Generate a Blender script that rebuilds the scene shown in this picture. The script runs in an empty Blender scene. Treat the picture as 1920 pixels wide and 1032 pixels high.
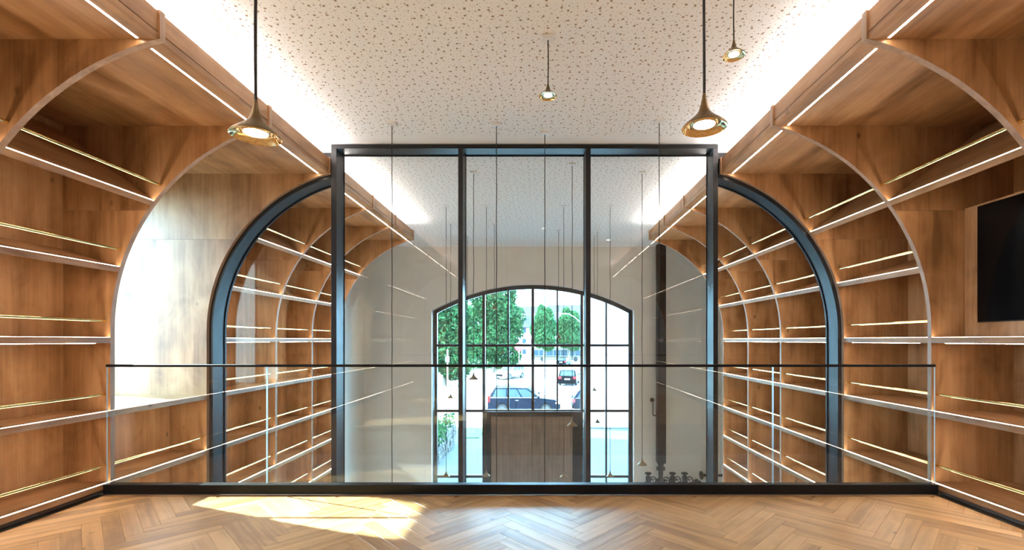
import bpy, math, random
from math import sin, cos, pi, sqrt, atan2, radians, tau
from mathutils import Vector, Matrix

random.seed(11)
S = bpy.context.scene
COL = S.collection

# ------------------------------------------------------------------ camera, sky, sun, exposure
EYE = 1.307
cam_d = bpy.data.cameras.new('camera')
cam = bpy.data.objects.new('camera', cam_d)
COL.objects.link(cam)
cam.location = (0, 0, EYE)
cam.rotation_euler = (pi / 2, 0, 0)
cam_d.sensor_fit = 'HORIZONTAL'
cam_d.sensor_width = 36.0
cam_d.lens = 870 / 1920 * 36
cam_d.shift_x = (960 - 1013) / 1920
cam_d.shift_y = (638 - 516) / 1920
cam_d.clip_start = 0.02
cam_d.clip_end = 500
S.camera = cam

world = bpy.data.worlds.new('world')
S.world = world
world.use_nodes = True
_bg = world.node_tree.nodes['Background']
_bg.inputs[0].default_value = (0.46, 0.71, 1.0, 1)
_bg.inputs[1].default_value = 17.0

sun_d = bpy.data.lights.new('sun', 'SUN')
sun_d.energy = 26.0
sun_d.angle = radians(0.9)
sun_d.color = (1.0, 0.97, 0.92)
sun = bpy.data.objects.new('sun', sun_d)
COL.objects.link(sun)
sun.rotation_euler = Vector((1, -0.37, -0.75)).to_track_quat('-Z', 'Y').to_euler()

S.view_settings.view_transform = 'Standard'
S.view_settings.look = 'None'
S.view_settings.exposure = 1.1
S.view_settings.gamma = 1.0
S.view_settings.use_curve_mapping = False
S.cycles.use_denoising = True
S.cycles.max_bounces = 10
S.cycles.diffuse_bounces = 5
S.cycles.glossy_bounces = 4
S.cycles.transmission_bounces = 4
S.cycles.transparent_max_bounces = 24
S.cycles.caustics_reflective = False
S.cycles.caustics_refractive = False
S.cycles.sample_clamp_indirect = 6.0

LED_POWER = 22.0
COVE_POWER = 50.0
WARM = (1.0, 0.85, 0.69)
WARM_COVE = (1.0, 0.93, 0.88)

# ------------------------------------------------------------------ materials
MATS = {}


def new_mat(name):
    m = bpy.data.materials.new(name)
    m.use_nodes = True
    m.node_tree.nodes.clear()
    MATS[name] = m
    return m, m.node_tree.nodes, m.node_tree.links


def out(n, l, shader):
    o = n.new('ShaderNodeOutputMaterial')
    l.new(shader, o.inputs['Surface'])
    return o


def plain(name, col, rough=0.5, metal=0.0, spec=0.5, noise=0.0, nscale=8.0, bump=0.0):
    m, n, l = new_mat(name)
    b = n.new('ShaderNodeBsdfPrincipled')
    b.inputs['Base Color'].default_value = (*col, 1)
    b.inputs['Roughness'].default_value = rough
    b.inputs['Metallic'].default_value = metal
    b.inputs['Specular IOR Level'].default_value = spec
    if noise or bump:
        tc = n.new('ShaderNodeTexCoord')
        t = n.new('ShaderNodeTexNoise')
        t.inputs['Scale'].default_value = nscale
        t.inputs['Detail'].default_value = 5
        l.new(tc.outputs['Object'], t.inputs['Vector'])
        if noise:
            r = n.new('ShaderNodeValToRGB')
            r.color_ramp.elements[0].position = 0.3
            r.color_ramp.elements[1].position = 0.7
            r.color_ramp.elements[0].color = (*[c * (1 - noise) for c in col], 1)
            r.color_ramp.elements[1].color = (*[min(1, c * (1 + noise)) for c in col], 1)
            l.new(t.outputs['Fac'], r.inputs['Fac'])
            l.new(r.outputs['Color'], b.inputs['Base Color'])
        if bump:
            bp = n.new('ShaderNodeBump')
            bp.inputs['Strength'].default_value = bump
            bp.inputs['Distance'].default_value = 0.01
            l.new(t.outputs['Fac'], bp.inputs['Height'])
            l.new(bp.outputs['Normal'], b.inputs['Normal'])
    out(n, l, b.outputs[0])
    return m


def emit(name, col, strength):
    m, n, l = new_mat(name)
    e = n.new('ShaderNodeEmission')
    e.inputs[0].default_value = (*col, 1)
    e.inputs[1].default_value = strength
    out(n, l, e.outputs[0])
    return m


def wood(name, grain, light, mid, dark, rough=0.42, plank=0.22, uv=False, island=False, spec=0.4, coat=0.0, con=1.0):
    """procedural oak; grain is the axis along which the fibres run"""
    m, n, l = new_mat(name)
    tc = n.new('ShaderNodeTexCoord')
    if island:
        geo = n.new('ShaderNodeNewGeometry')
        oi = n.new('ShaderNodeObjectInfo')
        ad = n.new('ShaderNodeMath')
        ad.operation = 'ADD'
        l.new(geo.outputs['Random Per Island'], ad.inputs[0])
        l.new(oi.outputs['Random'], ad.inputs[1])
        fr = n.new('ShaderNodeMath')
        fr.operation = 'FRACT'
        l.new(ad.outputs[0], fr.inputs[0])
        rnd = fr.outputs[0]
    else:
        oi = n.new('ShaderNodeObjectInfo')
        rnd = oi.outputs['Random']
    off = n.new('ShaderNodeVectorMath')
    off.operation = 'SCALE'
    off.inputs[0].default_value = (37.0, 61.0, 23.0)
    l.new(rnd, off.inputs['Scale'])
    add = n.new('ShaderNodeVectorMath')
    add.operation = 'ADD'
    l.new(tc.outputs['UV' if uv else 'Object'], add.inputs[0])
    l.new(off.outputs[0], add.inputs[1])

    def mapped(across, along):
        mp = n.new('ShaderNodeMapping')
        sc = [across] * 3
        sc['xyz'.index(grain)] = along
        mp.inputs['Scale'].default_value = sc
        l.new(add.outputs[0], mp.inputs['Vector'])
        return mp.outputs[0]

    def tex(vec, scale, detail, dist=0.0, rough_=0.55):
        t = n.new('ShaderNodeTexNoise')
        t.inputs['Scale'].default_value = scale
        t.inputs['Detail'].default_value = detail
        t.inputs['Roughness'].default_value = rough_
        t.inputs['Distortion'].default_value = dist
        l.new(vec, t.inputs['Vector'])
        return t.outputs['Fac']
    broad = tex(mapped(1.0 / plank, 0.55), 1.0, 3, 0.4)
    streak = tex(mapped(26.0, 0.9), 1.0, 6, 0.6)
    fine = tex(mapped(160.0, 5.0), 1.0, 3)
    blotch = tex(mapped(3.4, 2.2), 1.0, 4, 0.8)

    def math_(op, a, b):
        q = n.new('ShaderNodeMath')
        q.operation = op
        for i, v in enumerate((a, b)):
            if isinstance(v, (int, float)):
                q.inputs[i].default_value = v
            else:
                l.new(v, q.inputs[i])
        return q.outputs[0]
    s = math_('ADD', math_('MULTIPLY', broad, 0.40), math_('MULTIPLY', streak, 0.18))
    s = math_('ADD', s, math_('MULTIPLY', fine, 0.10))
    s = math_('ADD', s, math_('MULTIPLY', blotch, 0.32))
    if island:
        s = math_('ADD', s, math_('MULTIPLY', math_('SUBTRACT', rnd, 0.5), 0.17))
    r = n.new('ShaderNodeValToRGB')
    e = r.color_ramp.elements
    e[0].position, e[0].color = 0.5 - 0.115 / con, (*dark, 1)
    e[1].position, e[1].color = 0.5 + 0.12 / con, (*light, 1)
    k = e.new(0.50)
    k.color = (*mid, 1)
    l.new(s, r.inputs['Fac'])
    # small knots
    vo = n.new('ShaderNodeTexVoronoi')
    vo.inputs['Scale'].default_value = 1.0
    l.new(mapped(3.2, 1.9), vo.inputs['Vector'])
    kr = n.new('ShaderNodeValToRGB')
    kr.color_ramp.elements[0].position = 0.015
    kr.color_ramp.elements[0].color = (0.32, 0.32, 0.32, 1)
    kr.color_ramp.elements[1].position = 0.075
    kr.color_ramp.elements[1].color = (1, 1, 1, 1)
    l.new(vo.outputs['Distance'], kr.inputs['Fac'])
    mx = n.new('ShaderNodeMix')
    mx.data_type = 'RGBA'
    mx.blend_type = 'MULTIPLY'
    mx.inputs['Factor'].default_value = 1.0
    l.new(r.outputs['Color'], mx.inputs[6])
    l.new(kr.outputs['Color'], mx.inputs[7])
    b = n.new('ShaderNodeBsdfPrincipled')
    b.inputs['Roughness'].default_value = rough
    b.inputs['Specular IOR Level'].default_value = spec
    if coat:
        b.inputs['Coat Weight'].default_value = coat
        b.inputs['Coat Roughness'].default_value = rough
    l.new(mx.outputs[2], b.inputs['Base Color'])
    bp = n.new('ShaderNodeBump')
    bp.inputs['Strength'].default_value = 0.06
    bp.inputs['Distance'].default_value = 0.002
    l.new(fine, bp.inputs['Height'])
    l.new(bp.outputs['Normal'], b.inputs['Normal'])
    out(n, l, b.outputs[0])
    return m


def glass(name, tint, f0=0.05):
    m, n, l = new_mat(name)
    lw = n.new('ShaderNodeLayerWeight')
    lw.inputs['Blend'].default_value = 0.5
    p = n.new('ShaderNodeMath')
    p.operation = 'POWER'
    p.inputs[1].default_value = 5.0
    l.new(lw.outputs['Facing'], p.inputs[0])
    a = n.new('ShaderNodeMath')
    a.operation = 'MULTIPLY_ADD'
    a.inputs[1].default_value = 1 - f0
    a.inputs[2].default_value = f0
    l.new(p.outputs[0], a.inputs[0])
    t = n.new('ShaderNodeBsdfTransparent')
    t.inputs[0].default_value = (*tint, 1)
    g = n.new('ShaderNodeBsdfGlossy')
    g.inputs['Color'].default_value = (1, 1, 1, 1)
    g.inputs['Roughness'].default_value = 0.0
    mx = n.new('ShaderNodeMixShader')
    l.new(a.outputs[0], mx.inputs[0])
    l.new(t.outputs[0], mx.inputs[1])
    l.new(g.outputs[0], mx.inputs[2])
    out(n, l, mx.outputs[0])
    return m


def perforated(name):
    m, n, l = new_mat(name)
    tc = n.new('ShaderNodeTexCoord')
    acc = None
    for scale, rad, offs in ((11.0, 0.0088, 0.0), (15.0, 0.0055, 3.7), (27.0, 0.0030, 9.1)):
        mp = n.new('ShaderNodeMapping')
        mp.inputs['Location'].default_value = (offs, offs * 1.3, 0)
        l.new(tc.outputs['Object'], mp.inputs['Vector'])
        v = n.new('ShaderNodeTexVoronoi')
        v.voronoi_dimensions = '2D'
        v.inputs['Scale'].default_value = scale
        v.inputs['Randomness'].default_value = 0.7
        l.new(mp.outputs[0], v.inputs['Vector'])
        r = n.new('ShaderNodeMapRange')
        r.inputs['From Min'].default_value = rad * scale * 0.85
        r.inputs['From Max'].default_value = rad * scale * 1.12
        l.new(v.outputs['Distance'], r.inputs['Value'])
        if acc is None:
            acc = r.outputs[0]
        else:
            q = n.new('ShaderNodeMath')
            q.operation = 'MINIMUM'
            l.new(acc, q.inputs[0])
            l.new(r.outputs[0], q.inputs[1])
            acc = q.outputs[0]
    rp = n.new('ShaderNodeValToRGB')
    rp.color_ramp.elements[0].color = (0.34, 0.25, 0.18, 1)
    rp.color_ramp.elements[1].color = (0.865, 0.855, 0.855, 1)
    l.new(acc, rp.inputs['Fac'])
    b = n.new('ShaderNodeBsdfPrincipled')
    b.inputs['Roughness'].default_value = 0.9
    b.inputs['Specular IOR Level'].default_value = 0.1
    l.new(rp.outputs['Color'], b.inputs['Base Color'])
    bp = n.new('ShaderNodeBump')
    bp.inputs['Strength'].default_value = 0.15
    bp.inputs['Distance'].default_value = 0.005
    l.new(acc, bp.inputs['Height'])
    l.new(bp.outputs['Normal'], b.inputs['Normal'])
    out(n, l, b.outputs[0])
    return m


def leaf_mat(name, a, b_):
    m, n, l = new_mat(name)
    geo = n.new('ShaderNodeNewGeometry')
    r = n.new('ShaderNodeValToRGB')
    r.color_ramp.elements[0].color = (*a, 1)
    r.color_ramp.elements[1].color = (*b_, 1)
    l.new(geo.outputs['Random Per Island'], r.inputs['Fac'])
    d = n.new('ShaderNodeBsdfDiffuse')
    t = n.new('ShaderNodeBsdfTranslucent')
    l.new(r.outputs['Color'], d.inputs['Color'])
    l.new(r.outputs['Color'], t.inputs['Color'])
    mx = n.new('ShaderNodeMixShader')
    mx.inputs[0].default_value = 0.35
    l.new(d.outputs[0], mx.inputs[1])
    l.new(t.outputs[0], mx.inputs[2])
    out(n, l, mx.outputs[0])
    return m


OAK_L, OAK_M, OAK_D = (0.47, 0.268, 0.128), (0.345, 0.174, 0.073), (0.180, 0.081, 0.030)
M_PANEL = wood('oak_vertical', 'z', OAK_L, OAK_M, OAK_D)
M_SHELF = wood('oak_lengthwise', 'y', OAK_L, OAK_M, OAK_D)
M_EDGE = wood('oak_edge_lit', 'z', (0.44, 0.30, 0.21), (0.37, 0.235, 0.155), (0.28, 0.17, 0.105), plank=0.05)  # room light and daylight on the panel edges put in as paler oak
M_FLOOR = wood('oak_parquet', 'x', (0.66, 0.41, 0.19), (0.51, 0.295, 0.122), (0.32, 0.170, 0.064), rough=0.36, plank=0.07,
               uv=True, island=True, spec=0.6, coat=0.42, con=1.05)
M_DOORWOOD = wood('walnut_veneer', 'z', (0.29, 0.19, 0.135), (0.23, 0.145, 0.10), (0.16, 0.10, 0.07), plank=0.05, rough=0.5)
M_LED = emit('led_line', WARM, LED_POWER)
M_LEDDOWN = emit('led_line_underside', WARM, LED_POWER * 1.8)
M_COVE = emit('cove_led', WARM_COVE, COVE_POWER)
M_BULB = emit('lamp_led', (1.0, 0.88, 0.70), 38.0)
M_BRASS = plain('polished_brass', (0.83, 0.66, 0.30), 0.09, 1.0)
M_BRONZE = plain('brushed_bronze', (0.20, 0.14, 0.075), 0.38, 1.0)
M_GOLD = plain('polished_gold', (0.86, 0.66, 0.36), 0.08, 1.0)
M_STEEL = plain('anthracite_steel', (0.018, 0.018, 0.020), 0.34, 0.0, 0.26)
M_BLACK = plain('black_metal', (0.006, 0.006, 0.007), 0.4, 0.0, 0.2)
M_CORD = plain('black_cord', (0.012, 0.011, 0.010), 0.7)
M_IRON = plain('black_cast_iron', (0.007, 0.006, 0.006), 0.5, spec=0.2, noise=0.3, nscale=30, bump=0.2)
M_PLASTER = plain('greige_plaster', (0.75, 0.685, 0.61), 0.9, spec=0.15, noise=0.03, nscale=3)
M_WHITEW = plain('white_plaster', (0.80, 0.77, 0.73), 0.9, spec=0.15)
M_CEILP = plain('plain_ceiling_board', (0.865, 0.855, 0.855), 0.9, spec=0.1)
M_CEIL = perforated('perforated_board')
M_PLASTIC = plain('white_plastic', (0.80, 0.78, 0.76), 0.45)
M_TV = plain('black_screen', (0.003, 0.003, 0.0035), 0.10, 0.0, 0.12)
M_GLASS = glass('partition_glass', (0.972, 0.978, 0.968), 0.032)
M_RAILG = glass('balustrade_glass', (0.975, 0.988, 0.982), 0.035)
M_WING = glass('window_glass', (0.84, 0.97, 0.985), 0.03)
M_GEDGE = plain('polished_glass_edge', (0.62, 0.80, 0.86), 0.12, 0.0, 0.8)
M_KICK = plain('dark_plinth', (0.13, 0.10, 0.08), 0.6)
M_LOWFLOOR = plain('stone_tile', (0.42, 0.40, 0.37), 0.45, noise=0.06, nscale=2)
# outdoors
M_ROAD = plain('asphalt', (0.25, 0.26, 0.265), 0.85, noise=0.10, nscale=0.6)
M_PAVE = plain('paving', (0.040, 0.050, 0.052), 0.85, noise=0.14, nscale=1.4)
M_WHITEB = plain('white_render', (0.88, 0.88, 0.87), 0.9)
M_BRICK = plain('pale_brick', (0.15, 0.12, 0.115), 0.9)
M_ROOF = plain('slate_roof', (0.026, 0.024, 0.030), 0.8)
M_ROOFR = plain('clay_roof', (0.09, 0.06, 0.055), 0.8)
M_GRASS = plain('lawn', (0.035, 0.09, 0.025), 0.95, noise=0.35, nscale=3, bump=0.5)
M_LEAFA = leaf_mat('leaf_dark', (0.003, 0.022, 0.013), (0.050, 0.130, 0.045))
M_LEAFB = leaf_mat('leaf_mid', (0.008, 0.045, 0.022), (0.075, 0.17, 0.062))
M_BARK = plain('bark', (0.12, 0.09, 0.07), 0.9, noise=0.3, nscale=6)
M_STONE = plain('wall_stone', (0.06, 0.06, 0.057), 0.9, noise=0.3, nscale=5)
M_NAVY = plain('navy_car_paint', (0.003, 0.009, 0.019), 0.22, 0.0, 0.07)
M_CARBLK = plain('black_car_paint', (0.002, 0.003, 0.004), 0.25, 0.0, 0.05)
M_CARWHT = plain('white_car_paint', (0.30, 0.31, 0.32), 0.2)
M_CARGLS = plain('car_glass', (0.040, 0.062, 0.078), 0.15, 0.0, 0.07)
M_TYRE = plain('tyre', (0.015, 0.015, 0.015), 0.8)
M_RIM = plain('alloy_rim', (0.06, 0.06, 0.065), 0.4, 0.3)
M_CHROME = plain('chrome', (0.75, 0.76, 0.78), 0.12, 1.0)
M_TAIL = plain('tail_light_red', (0.22, 0.004, 0.008), 0.2)
M_HEAD = plain('head_light', (0.85, 0.88, 0.9), 0.1)
M_PLATE = plain('number_plate', (0.85, 0.85, 0.82), 0.5)
M_BUSW = plain('bus_white', (0.17, 0.145, 0.10), 0.3)
M_SIGNR = plain('sign_red', (0.70, 0.03, 0.05), 0.4)
M_SIGNW = plain('sign_white', (0.9, 0.9, 0.9), 0.4)
M_POLE = plain('galvanised_pole', (0.55, 0.58, 0.6), 0.4, 0.5)

# ------------------------------------------------------------------ mesh helpers


def world_off(o):
    v = Vector((0, 0, 0))
    while o is not None:
        v += o.location
        o = o.parent
    return v


class MB:
    """collects polygons; build() links them as ONE mesh object"""

    def __init__(self):
        self.v, self.f, self.m, self.uv = [], [], [], None

    def poly(self, pts, mi=0):
        b = len(self.v)
        self.v += [tuple(p) for p in pts]
        self.f.append(list(range(b, b + len(pts))))
        self.m.append(mi)

    def raw(self, vs, fs, mi=0):
        b = len(self.v)
        self.v += [tuple(p) for p in vs]
        for f in fs:
            self.f.append([b + i for i in f])
            self.m.append(mi)

    def box(self, x0, x1, y0, y1, z0, z1, mi=0):
        if x0 > x1: x0, x1 = x1, x0
        if y0 > y1: y0, y1 = y1, y0
        if z0 > z1: z0, z1 = z1, z0
        self.raw([(x0, y0, z0), (x1, y0, z0), (x1, y1, z0), (x0, y1, z0), (x0, y0, z1), (x1, y0, z1), (x1, y1, z1), (x0, y1, z1)],
                 [(3, 2, 1, 0), (4, 5, 6, 7), (0, 1, 5, 4), (1, 2, 6, 5), (2, 3, 7, 6), (3, 0, 4, 7)], mi)

    def bbox(self, x0, x1, y0, y1, z0, z1, c=0.003, mi=0):
        """box with chamfered edges"""
        if x0 > x1: x0, x1 = x1, x0
        if y0 > y1: y0, y1 = y1, y0
        if z0 > z1: z0, z1 = z1, z0
        c = min(c, (x1 - x0) * .45, (y1 - y0) * .45, (z1 - z0) * .45)
        vs, idx = [], {}
        X, Y, Z = (x0, x1), (y0, y1), (z0, z1)
        for i in (0, 1):
            for j in (0, 1):
                for k in (0, 1):
                    si, sj, sk = (c if i == 0 else -c), (c if j == 0 else -c), (c if k == 0 else -c)
                    for a in range(3):
                        p = [X[i] + si, Y[j] + sj, Z[k] + sk]
                        p[a] = (X[i], Y[j], Z[k])[a]
                        idx[(i, j, k, a)] = len(vs)
                        vs.append(tuple(p))
        fs = []
        for a in range(3):
            o1, o2 = (a + 1) % 3, (a + 2) % 3
            for s in (0, 1):
                q = []
                for u, w in ((0, 0), (1, 0), (1, 1), (0, 1)):
                    k = [0, 0, 0]
                    k[a], k[o1], k[o2] = s, u, w
                    q.append(idx[(*k, a)])
                fs.append(q if s else q[::-1])
        for a in range(3):
            o1, o2 = (a + 1) % 3, (a + 2) % 3
            for s1 in (0, 1):
                for s2 in (0, 1):
                    k0, k1 = [0, 0, 0], [0, 0, 0]
                    k0[o1] = k1[o1] = s1
                    k0[o2] = k1[o2] = s2
                    k1[a] = 1
                    q = [idx[(*k0, o1)], idx[(*k1, o1)], idx[(*k1, o2)], idx[(*k0, o2)]]
                    fs.append(q if s1 != s2 else q[::-1])
        for i in (0, 1):
            for j in (0, 1):
                for k in (0, 1):
                    q = [idx[(i, j, k, 0)], idx[(i, j, k, 1)], idx[(i, j, k, 2)]]
                    fs.append(q if (i + j + k) % 2 else q[::-1])
        self.raw(vs, fs, mi)

    def prism(self, pts, fn0, fn1, mi=0, side_mi=None):
        """extrude a 2-D outline between two maps (u,v)->xyz"""
        n = len(pts)
        a = [fn0(*p) for p in pts]
        b = [fn1(*p) for p in pts]
        s = len(self.v)
        self.v += a + b
        self.f.append([s + i for i in range(n)][::-1]); self.m.append(mi)
        self.f.append([s + n + i for i in range(n)]); self.m.append(mi)
        for i in range(n):
            j = (i + 1) % n
            self.f.append([s + i, s + j, s + n + j, s + n + i])
            self.m.append(mi if side_mi is None else side_mi)

    def tube(self, pts, r, seg=8, mi=0, cap=True):
        pts = [Vector(p) for p in pts]
        rs = r if isinstance(r, (list, tuple)) else [r] * len(pts)
        rings = []
        up = Vector((0, 0, 1))
        prev = None
        for i, p in enumerate(pts):
            d = (pts[min(i + 1, len(pts) - 1)] - pts[max(i - 1, 0)]).normalized()
            if prev is None:
                ref = up if abs(d.z) < 0.9 else Vector((1, 0, 0))
                a = d.cross(ref).normalized()
            else:
                a = (prev - d * prev.dot(d)).normalized()
            prev = a
            c = d.cross(a)
            s = len(self.v)
            for k in range(seg):
                t = tau * k / seg
                self.v.append(tuple(p + (a * cos(t) + c * sin(t)) * rs[i]))
            rings.append(s)
        for i in range(len(pts) - 1):
            for k in range(seg):
                k2 = (k + 1) % seg
                self.f.append([rings[i] + k, rings[i] + k2, rings[i + 1] + k2, rings[i + 1] + k]); self.m.append(mi)
        if cap:
            self.f.append([rings[0] + k for k in range(seg)][::-1]); self.m.append(mi)
            self.f.append([rings[-1] + k for k in range(seg)]); self.m.append(mi)

    def lathe(self, prof, c, seg=24, axis='z', mi=0, close=False):
        """prof: (r, h) along the axis from centre c"""
        rings = []
        for r, h in prof:
            s = len(self.v)
            for k in range(seg):
                t = tau * k / seg
                a, b = r * cos(t), r * sin(t)
                if axis == 'z': p = (c[0] + a, c[1] + b, c[2] + h)
                elif axis == 'y': p = (c[0] + a, c[1] + h, c[2] + b)
                else: p = (c[0] + h, c[1] + a, c[2] + b)
                self.v.append(p)
            rings.append(s)
        for i in range(len(prof) - 1):
            for k in range(seg):
                k2 = (k + 1) % seg
                self.f.append([rings[i] + k, rings[i] + k2, rings[i + 1] + k2, rings[i + 1] + k]); self.m.append(mi)
        if close:
            self.f.append([rings[0] + k for k in range(seg)][::-1]); self.m.append(mi)
            self.f.append([rings[-1] + k for k in range(seg)]); self.m.append(mi)

    def torus(self, c, R, r, axis='y', seg=20, s2=6, mi=0):
        pts = []
        b = len(self.v)
        for i in range(seg):
            t = tau * i / seg
            for k in range(s2):
                u = tau * k / s2
                rr, h = R + r * cos(u), r * sin(u)
                a, d = rr * cos(t), rr * sin(t)
                if axis == 'y': p = (c[0] + a, c[1] + h, c[2] + d)
                elif axis == 'z': p = (c[0] + a, c[1] + d, c[2] + h)
                else: p = (c[0] + h, c[1] + a, c[2] + d)
                self.v.append(p)
        for i in range(seg):
            for k in range(s2):
                i2, k2 = (i + 1) % seg, (k + 1) % s2
                self.f.append([b + i * s2 + k, b + i2 * s2 + k, b + i2 * s2 + k2, b + i * s2 + k2]); self.m.append(mi)

    def build(self, name, mats, parent=None, smooth=False, local=False):
        off = Vector((0, 0, 0)) if (local or parent is None) else world_off(parent)
        me = bpy.data.meshes.new(name)
        me.from_pydata([(v[0] - off.x, v[1] - off.y, v[2] - off.z) for v in self.v], [], self.f)
        if not isinstance(mats, (list, tuple)):
            mats = [mats]
        for m in mats:
            me.materials.append(m)
        if len(mats) > 1:
            me.polygons.foreach_set('material_index', self.m)
        if self.uv:
            ul = me.uv_layers.new(name='UVMap')
            flat = []
            for f in self.f:
                for i in f:
                    flat += self.uv[i]
            ul.data.foreach_set('uv', flat)
        import bmesh
        bm = bmesh.new()
        bm.from_mesh(me)
        bmesh.ops.recalc_face_normals(bm, faces=bm.faces)
        bm.to_mesh(me)
        bm.free()
        if smooth:
            me.polygons.foreach_set('use_smooth', [True] * len(me.polygons))
            me.set_sharp_from_angle(angle=radians(38))
        me.update()
        o = bpy.data.objects.new(name, me)
        COL.objects.link(o)
        if parent is not None:
            o.parent = parent
        return o


def thing(name, label, cat, loc=(0, 0, 0), group=None):
    o = bpy.data.objects.new(name, None)
    o.empty_display_size = 0.1
    COL.objects.link(o)
    o.location = loc
    o['label'] = label
    o['category'] = cat
    if group:
        o['group'] = group
    return o


def tag(o, label, cat, group=None):
    o['label'] = label
    o['category'] = cat
    if group:
        o['group'] = group
    return o


def struct(o):
    o['kind'] = 'structure'
    return o


def clip_poly(pts, a, b, c):
    """keep a*x+b*y<=c"""
    res = []
    for i in range(len(pts)):
        p, q = pts[i], pts[(i + 1) % len(pts)]
        dp, dq = a * p[0] + b * p[1] - c, a * q[0] + b * q[1] - c
        if dp <= 0:
            res.append(p)
        if (dp < 0 < dq) or (dq < 0 < dp):
            t = dp / (dp - dq)
            res.append((p[0] + (q[0] - p[0]) * t, p[1] + (q[1] - p[1]) * t))
    out_ = []
    for p in res:
        if not out_ or (abs(p[0] - out_[-1][0]) + abs(p[1] - out_[-1][1])) > 1e-6:
            out_.append(p)
    if len(out_) > 1 and abs(out_[0][0] - out_[-1][0]) + abs(out_[0][1] - out_[-1][1]) < 1e-6:
        out_.pop()
    return out_


def inset_poly(pts, d):
    n = len(pts)
    area = sum(pts[i][0] * pts[(i + 1) % n][1] - pts[(i + 1) % n][0] * pts[i][1] for i in range(n))
    if area < 0:
        pts = pts[::-1]
    res = pts
    for i in range(n):
        p, q = pts[i], pts[(i + 1) % n]
        ex, ey = q[0] - p[0], q[1] - p[1]
        L = math.hypot(ex, ey)
        if L < 1e-7:
            continue
        nx, ny = ey / L, -ex / L
        res = clip_poly(res, nx, ny, nx * p[0] + ny * p[1] - d)
        if len(res) < 3:
            return None
    return res


# ------------------------------------------------------------------ key dimensions
XL, XR = -3.686, 3.355          # fronts of the left and right bookcases
DL, DR = 0.405, 0.705           # their depths
R_ARC, Z_SPRING, OVER = 1.81, 1.40, 1.351
Z_SOF, Z_BULK = 3.145, 3.32
CEIL = 3.48
LOW = -3.2
Y_REAR = -3.2
Y_END = 10.8
PT = 0.04                       # panel thickness
D = {k: 3.98 + 1.145 * (k - 2) for k in range(-4, 4)}   # front planes of the arch panels

# ------------------------------------------------------------------ structure: ceiling, floors, walls
mb = MB()
mb.box(-4.9, 4.4, Y_REAR - .2, 4.93, CEIL, CEIL + .15)
mb.box(-4.9, 4.4, 5.34, Y_END + .4, CEIL, CEIL + .15)
struct(mb.build('ceiling', M_CEIL))
mb = MB()
mb.box(-4.9, 4.4, 4.93, 5.34, CEIL, CEIL + .15)
struct(mb.build('trim_1', M_CEILP))

# mezzanine floor with herringbone parquet
FX0, FX1, FY1 = XL + .03, XR - .03, 3.872
mb = MB()
mb.box(-4.1, 4.05, Y_REAR, 3.975, -0.35, -0.0135)
floor = struct(mb.build('floor', M_KICK))
W_PL, L_PL = 0.1, 0.7
OX, OY = 0.29, 0.029
s2 = sqrt(2)


def plank_outline(kind, i, j):
    if kind == 'H':
        p0, q0, p1, q1 = 0, 0, L_PL, W_PL
    else:
        p0, q0, p1, q1 = L_PL, W_PL - L_PL, L_PL + W_PL, W_PL
    dp, dq = i * W_PL + j * L_PL, i * W_PL - j * L_PL
    pts = [(p0 + dp, q0 + dq), (p1 + dp, q0 + dq), (p1 + dp, q1 + dq), (p0 + dp, q1 + dq)]
    xy = [((p - q) / s2 + OX, (p + q) / s2 + OY) for p, q in pts]
    ang = pi / 4 if kind == 'H' else -pi / 4
    return xy, ang


def add_plank(m, xy, ang):
    o = inset_poly(xy, 0.0004)
    if not o:
        return False
    t = inset_poly(o, 0.0011)
    if not t or len(t) != len(o):
        return False
    n = len(o)
    b = len(m.v)
    zt = 0.0
    ru, rv = random.uniform(0, 50), random.uniform(0, 50)
    for ring, z in ((o, -0.0135), (o, zt - 0.0011), (t, zt)):
        for x, y in ring:
            m.v.append((x, y, z))
            if m.uv is None:
                m.uv = []
            m.uv.append((x * cos(ang) + y * sin(ang) + ru, -x * sin(ang) + y * cos(ang) + rv))
    for r in (0, 1):
        for k in range(n):
            k2 = (k + 1) % n
            m.f.append([b + r * n + k, b + r * n + k2, b + (r + 1) * n + k2, b + (r + 1) * n + k]); m.m.append(0)
    m.f.append([b + 2 * n + k for k in range(n)]); m.m.append(0)
    return True


rest = MB()
for j in range(-12, 12):
    for i in range(-40, 60):
        for kind in 'HV':
            xy, ang = plank_outline(kind, i, j)
            if max(p[1] for p in xy) < Y_REAR or min(p[1] for p in xy) > FY1 or max(p[0] for p in xy) < FX0 or min(p[0] for p in xy) > FX1:
                continue
            for a, b_, c in ((1, 0, FX1), (-1, 0, -FX0), (0, 1, FY1), (0, -1, -Y_REAR)):
                xy = clip_poly(xy, a, b_, c)
                if len(xy) < 3:
                    break
            if len(xy) < 3:
                continue
            ar = abs(sum(xy[k][0] * xy[(k + 1) % len(xy)][1] - xy[(k + 1) % len(xy)][0] * xy[k][1] for k in range(len(xy)))) / 2
            if ar < 0.0008:
                continue
            if max(p[1] for p in xy) > 2.80:
                m1 = MB()
                if add_plank(m1, xy, ang):
                    m1.build('parquet_plank', M_FLOOR, floor)
            else:
                add_plank(rest, xy, ang)
ro = rest.build('parquet', M_FLOOR, floor)
ro['kind'] = 'stuff'
mb = MB()
mb.bbox(FX0, FX1, FY1 + .001, 3.905, -.0135, .002, .001)
struct(mb.build('trim_2', M_SHELF))

mb = MB()
mb.box(-4.9, 4.4, 3.7, Y_END + .4, LOW - .2, LOW)
struct(mb.build('floor_lower', M_LOWFLOOR))

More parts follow.
